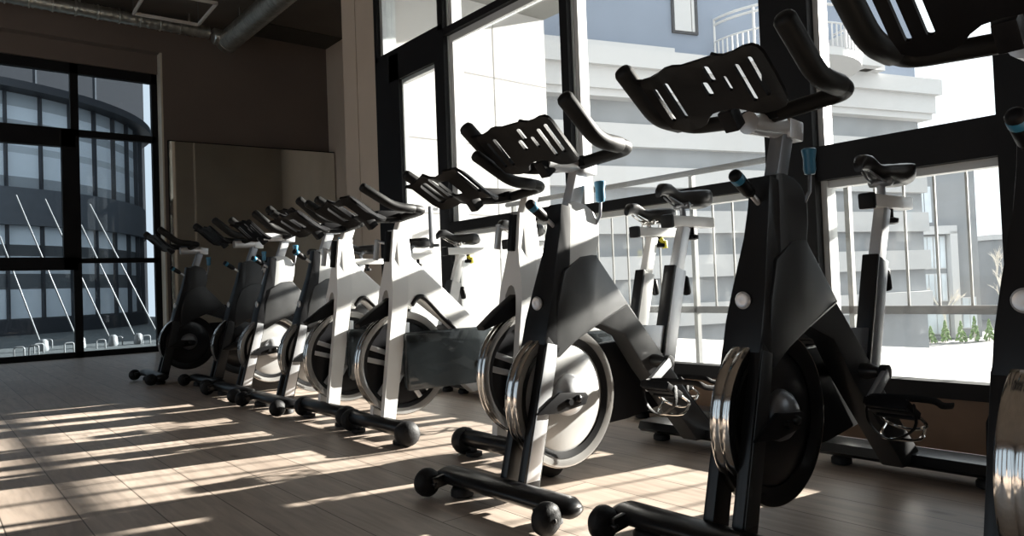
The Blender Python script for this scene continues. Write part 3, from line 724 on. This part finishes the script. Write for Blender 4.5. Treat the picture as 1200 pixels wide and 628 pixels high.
for k, (xw, zw) in enumerate(((-8.25, 9.9), (-15, 9.9), (-8.25, 13.5))):
    w = part('window', bxs((xw-.08, xw+1.05, .0, .15, zw-.08+Z0, zw+2.2+Z0)), M['panelgrey'], bA, False)
    part('pane', bxs((xw, xw+.72, -.03, .05, zw+Z0, zw+2.1+Z0), (xw+.75, xw+.86, -.05, .05, zw+Z0, zw+2.1+Z0)), M['whiteband'], w, False)
# round balcony
bx, rb = -3.4, 3.0
def slabf(bm): lathe(bm, [(rb*.4, 8.5+Z0), (rb, 8.5+Z0), (rb, 8.8+Z0), (rb*.4, 8.8+Z0)], (bx, .1, 0), 'z', 40)
ba = part('balcony', slabf, M['whiteband'], bA, 40)
def brail(bm):
    for z in (9.65, 10.3, 10.5):
        pts = [(bx-rb*math.cos(a), .1-rb*math.sin(a), z+Z0) for a in [PI*i/28 for i in range(29)]]
        tube(bm, pts, .05 if z > 10.2 else .035, 6, False)
    for i in range(45):
        a = PI*i/44; x, y = bx-rb*math.cos(a), .1-rb*math.sin(a)
        tube(bm, [(x, y, 8.8+Z0), (x, y, 9.65+Z0 if i % 8 else 10.5+Z0)], .03 if i % 8 else .05, 6, False)
part('balcony_railing', brail, M['whiteband'], ba, False)
part('roof_box', bxs((-1.3, .3, -1.6, -.2, 8.75+Z0, 10.0+Z0), (-.2, .9, -1.2, -.3, 8.75+Z0, 9.4+Z0)), M['whiteband'], bA, False)

# grey office block further down the street
bB = empty('grey_office_block', (-19.0, 47.7, -3.5), math.atan2(2.7, 2.25))
tag(bB, 'mid grey office block with a white portal frame seen through the low right pane', 'building')
part('wall', bxs((-1.5, 3.55, .0, 8, 0, 10.9), (-1.5, 1.0, -.06, .1, 6.9, 10.9)), M['greyface'], bB, False)
part('portal_frame', bxs((-.2, 2.05, -.5, .1, 6.35, 6.85), (1.62, 2.05, -.5, .1, 0, 6.5)), M['whiteband'], bB, False)
k = 0
for (x0, x1, z0, z1) in ((-.05, .8, 7.1, 9.3), (.1, .75, 4.3, 6.2), (.85, 1.5, 4.3, 6.2), (.1, .75, 2.3, 3.9), (.85, 1.5, 2.3, 3.9), (.1, 1.5, .3, 1.8), (2.4, 3.2, .6, 2.4)):
    f = part('window', bxs((x0-.06, x1+.06, -.05, .1, z0-.06, z1+.06)), M['whiteband'], bB, False)
    part('pane', bxs((x0, (x0+x1)/2-.03, -.09, .06, z0, z1), ((x0+x1)/2+.03, x1, -.09, .06, z0, z1)), M['winglass'], f, False)
bC = empty('low_white_building', (-24, 62, -3.5), math.atan2(2.7, 2.25))
tag(bC, 'distant pale building low behind the grey block at the pane edge', 'building')
part('wall', bxs((5.0, 16, 0, 6, 0, 6.4)), M['greyface'], bC, False)
part('roof_edge', bxs((4.8, 16.2, -.2, 6, 6.4, 6.8)), M['whiteband'], bC, False)

# conifers by the street
def conifer(bm, h, rr, seed):
    rnd = random.Random(seed)
    for k in range(90):
        t = rnd.random()**.8; a = rnd.random()*2*PI
        rad = rr*(1-t)*(.55+.5*rnd.random())+.02
        z = h*(.06+.9*t); x, y = rad*math.cos(a), rad*math.sin(a)
        s = .075*(1.15-t*.6)
        m = Matrix.Translation((x, y, z)) @ Matrix.Rotation(a, 4, 'Z') @ Matrix.Rotation(-.5, 4, 'Y')
        r = bmesh.ops.create_icosphere(bm, subdivisions=1, radius=s, matrix=m @ Matrix.Diagonal((.8, .7, 1.5, 1)))
LAB = ['leftmost tiny clipped conifer of the street row', 'second small conifer from the left in the street row', 'third small conifer from the left, bushy, in the street row',
       'fourth small conifer from the left in the street row', 'tallest small conifer, fifth from the left in the street row', 'rightmost small conifer of the street row beside the black bike']
for i, (f, hh) in enumerate(((0., 1.0), (.19, 1.0), (.39, 1.3), (.61, 1.25), (.80, 1.5), (1.0, 1.3))):
    x = -18.5+(2.67)*f; y = 45.5+(3.3)*f
    e = empty('conifer', (x*.98, y*.98, -3.5))
    part('foliage', lambda bm: conifer(bm, hh, .27, i), M['leaf'], e, False)
    part('trunk', lambda bm: tube(bm, [(0, 0, 0), (0, 0, hh*.5)], .05, 6, False), M['bark'], e)
    tag(e, LAB[i], 'conifer', 'small conifers along the street')
def bare_tree(bm, h, seed):
    rnd = random.Random(seed)
    def grow(p, d, L, r, lev):
        q = p+d*L; tube(bm, [p, p+d*L*.5+Vector((rnd.uniform(-1, 1), rnd.uniform(-1, 1), 0))*L*.05, q], [r, r*.8, r*.6], 5, False)
        if lev == 0: return
        for k in range(3 if lev > 1 else 4):
            nd = (d+Vector((rnd.uniform(-1, 1), rnd.uniform(-1, 1), rnd.uniform(-.1, .6)))*.62).normalized()
            grow(p+d*L*rnd.uniform(.5, 1.), nd, L*rnd.uniform(.5, .72), r*.55, lev-1)
    grow(Vector((0, 0, 0)), Vector((0, 0, 1)), h*.36, .11, 4)
for (x, y, hh, sd, lab) in ((-15.3, 50.0, 7.6, 3, 'tall bare winter tree before the grey block, right of the portal'), (-17.75, 47.6, 4.4, 5, 'smaller bare tree standing in front of the white portal frame')):
    tr = part('bare_tree', lambda bm: bare_tree(bm, hh, sd), M['bark'], None, 60); tr.location = (x, y, -3.5)
    tag(tr, lab, 'tree', 'bare trees on the street')

# courtyard: curved glass building, panelled block, slanted rods
dr = empty('round_glass_building', (-25.0, -.28, 0)); tag(dr, 'curved glass fronted building with grey bands seen through the far window', 'building')
part('glass_drum', lambda bm: lathe(bm, [(5.6, 0), (5.6, 5.5)], (0, 0, 0), 'z', 96), M['drum'], dr, 60)
part('spandrel', lambda bm: lathe(bm, [(5.5, 2.45), (5.75, 2.45), (5.75, 3.3), (5.5, 3.3)], (0, 0, 0), 'z', 96, closed=True), M['spandrel'], dr, 60)
part('eave', lambda bm: lathe(bm, [(5.5, 5.45), (5.95, 5.5), (5.95, 5.68), (.5, 5.72), (.5, 5.45)], (0, 0, 0), 'z', 96, closed=True), M['mullion'], dr, 60)
part('plinth', lambda bm: lathe(bm, [(5.5, -.02), (5.75, -.02), (5.75, .32), (5.5, .32)], (0, 0, 0), 'z', 96, closed=True), M['mullion'], dr, 60)
mu = None
for i in range(30):
    a = -PI*.62+i*(PI*1.24/29)
    def mf(bm): box(bm, 5.58, 5.70, -.022, .022, .3, 5.5)
    if mu is None: mu = part('mullion', mf, M['mullion'], dr, False); o = mu
    else: o = mu.copy(); C.objects.link(o)
    o.rotation_euler = (0, 0, a)
pb = empty('panelled_block', (-36, 0, 0)); tag(pb, 'flat grey metal clad block rising behind the curved glass building', 'building')
part('cladding', bxs((-3, 0, -30, 8.1, 0, 16)), M['panelgrey'], pb, False)
def pj(bm):
    y = -29
    while y < 8: box(bm, .0, .02, y-.03, y+.03, 0, 16); y += 2.2
part('panel_joint', pj, M['spandrel'], pb, False)
cb = empty('courtyard_shade_block', (-22, 7.5, -.02)); tag(cb, 'added unseen grey block that shades the courtyard', 'building')  # unseen block added to keep the sun off the courtyard
part('wall', bxs((-6, 9.5, 0, 2, 0, 7.5)), M['greyface'], cb, False)
part('parapet', bxs((-6.1, 9.6, -.1, 2.1, 7.5, 7.9)), M['spandrel'], cb, False)
RL = ['leftmost slanted white rod leaning in the courtyard', 'second slanted white rod from the left in the courtyard', 'third slanted white rod from the left, behind the window bar',
      'fifth slanted white rod, nearest the right window edge', 'fourth slanted white rod from the left in the courtyard']
for lab, (a, b) in zip(RL, (((.92, 1.63), (1.41, .05)), ((1.12, 2.22), (1.88, .05)), ((1.47, 2.18), (2.31, .05)), ((2.04, 2.13), (3.0, .05)), ((1.92-.5, 2.95), (2.66, .05)))):
    if lab.startswith('fourth'): a = (1.92, 1.81)
    e = empty('slanted_rod', (-12.5, b[0], -.02)); tag(e, lab, 'rod', 'slanted rods in the courtyard')
    part('rod', lambda bm: tube(bm, [(0, 0, 0), (0, a[0]-b[0], a[1]+.02)], .011, 8), M['rod'], e)
    part('base_block', lambda bm: lathe(bm, [(.06, 0), (.07, .02), (.06, .14), (.03, .17)], (0, 0, 0), 'z', 12), M['rod'], e)
HL = ['leftmost pale metal hoop low in the courtyard', 'pale metal hoop just right of the leftmost one', 'pale hoop left of the first rod base', 'farther pale hoop before the round building', 'pale hoop nearest the window bar', 'pale hoop right of the window bar', 'low pale hoop under the third rod', 'rightmost pale hoop by the bike wheel']
for lab, (x, y) in zip(HL, ((-11.4, 1.02), (-11.6, 1.2), (-12.0, 1.3), (-13.2, 1.55), (-11.7, 1.62), (-12.0, 2.06), (-12.6, 2.4), (-12.4, 2.75))):
    hp = fillet_path([(0, -.055, 0), (0, -.055, .13), (0, .055, .13), (0, .055, 0)], .03, 4)
    o = part('metal_hoop', lambda bm: tube(bm, hp, .010, 8), M['rod'], None, 60); o.location = (x, y, -.02)
    o.rotation_euler = (0, 0, random.uniform(-.5, .5)); tag(o, lab, 'hoop', 'pale hoops in the courtyard')

# ------------------------------------------------------------------ light, camera
wd = bpy.data.worlds.new('sky'); bpy.context.scene.world = wd; wd.use_nodes = True
bg = wd.node_tree.nodes['Background']; bg.inputs['Color'].default_value = (.93, .97, 1.0, 1); bg.inputs['Strength'].default_value = 1.95
sl = bpy.data.lights.new('sun', 'SUN'); sl.energy = 42.; sl.angle = math.radians(.8); sl.color = (1, .92, .83)
so = bpy.data.objects.new('sun', sl); C.objects.link(so)
az, el = math.radians(12.5), math.radians(17.4)
sd = Vector((math.sin(az)*math.cos(el), math.cos(az)*math.cos(el), math.sin(el)))
so.rotation_euler = sd.to_track_quat('Z', 'Y').to_euler(); so.location = sd*30+Vector((0, 0, 5))

cam = bpy.data.cameras.new('camera'); co = bpy.data.objects.new('camera', cam); C.objects.link(co)
fwv = Vector((-.77526297, .6311405, .02507967)); rt = Vector((.63016105, .77555378, -.03759494)); up = Vector((.04317833, .01334173, .99897829))
mtx = Matrix((rt, up, -fwv)).transposed().to_4x4(); mtx.translation = (0, 0, .6566)
co.matrix_world = mtx
cam.sensor_width = 36; cam.lens = 858.19*36/1200; cam.clip_start = .02; cam.clip_end = 500
sc = bpy.context.scene; sc.camera = co
sc.view_settings.view_transform = 'Standard'; sc.view_settings.look = 'None'
sc.view_settings.exposure = 0.; sc.view_settings.gamma = 1.; sc.view_settings.use_curve_mapping = False
sc.cycles.max_bounces = 8; sc.cycles.transparent_max_bounces = 16
sc.cycles.sample_clamp_indirect = 6
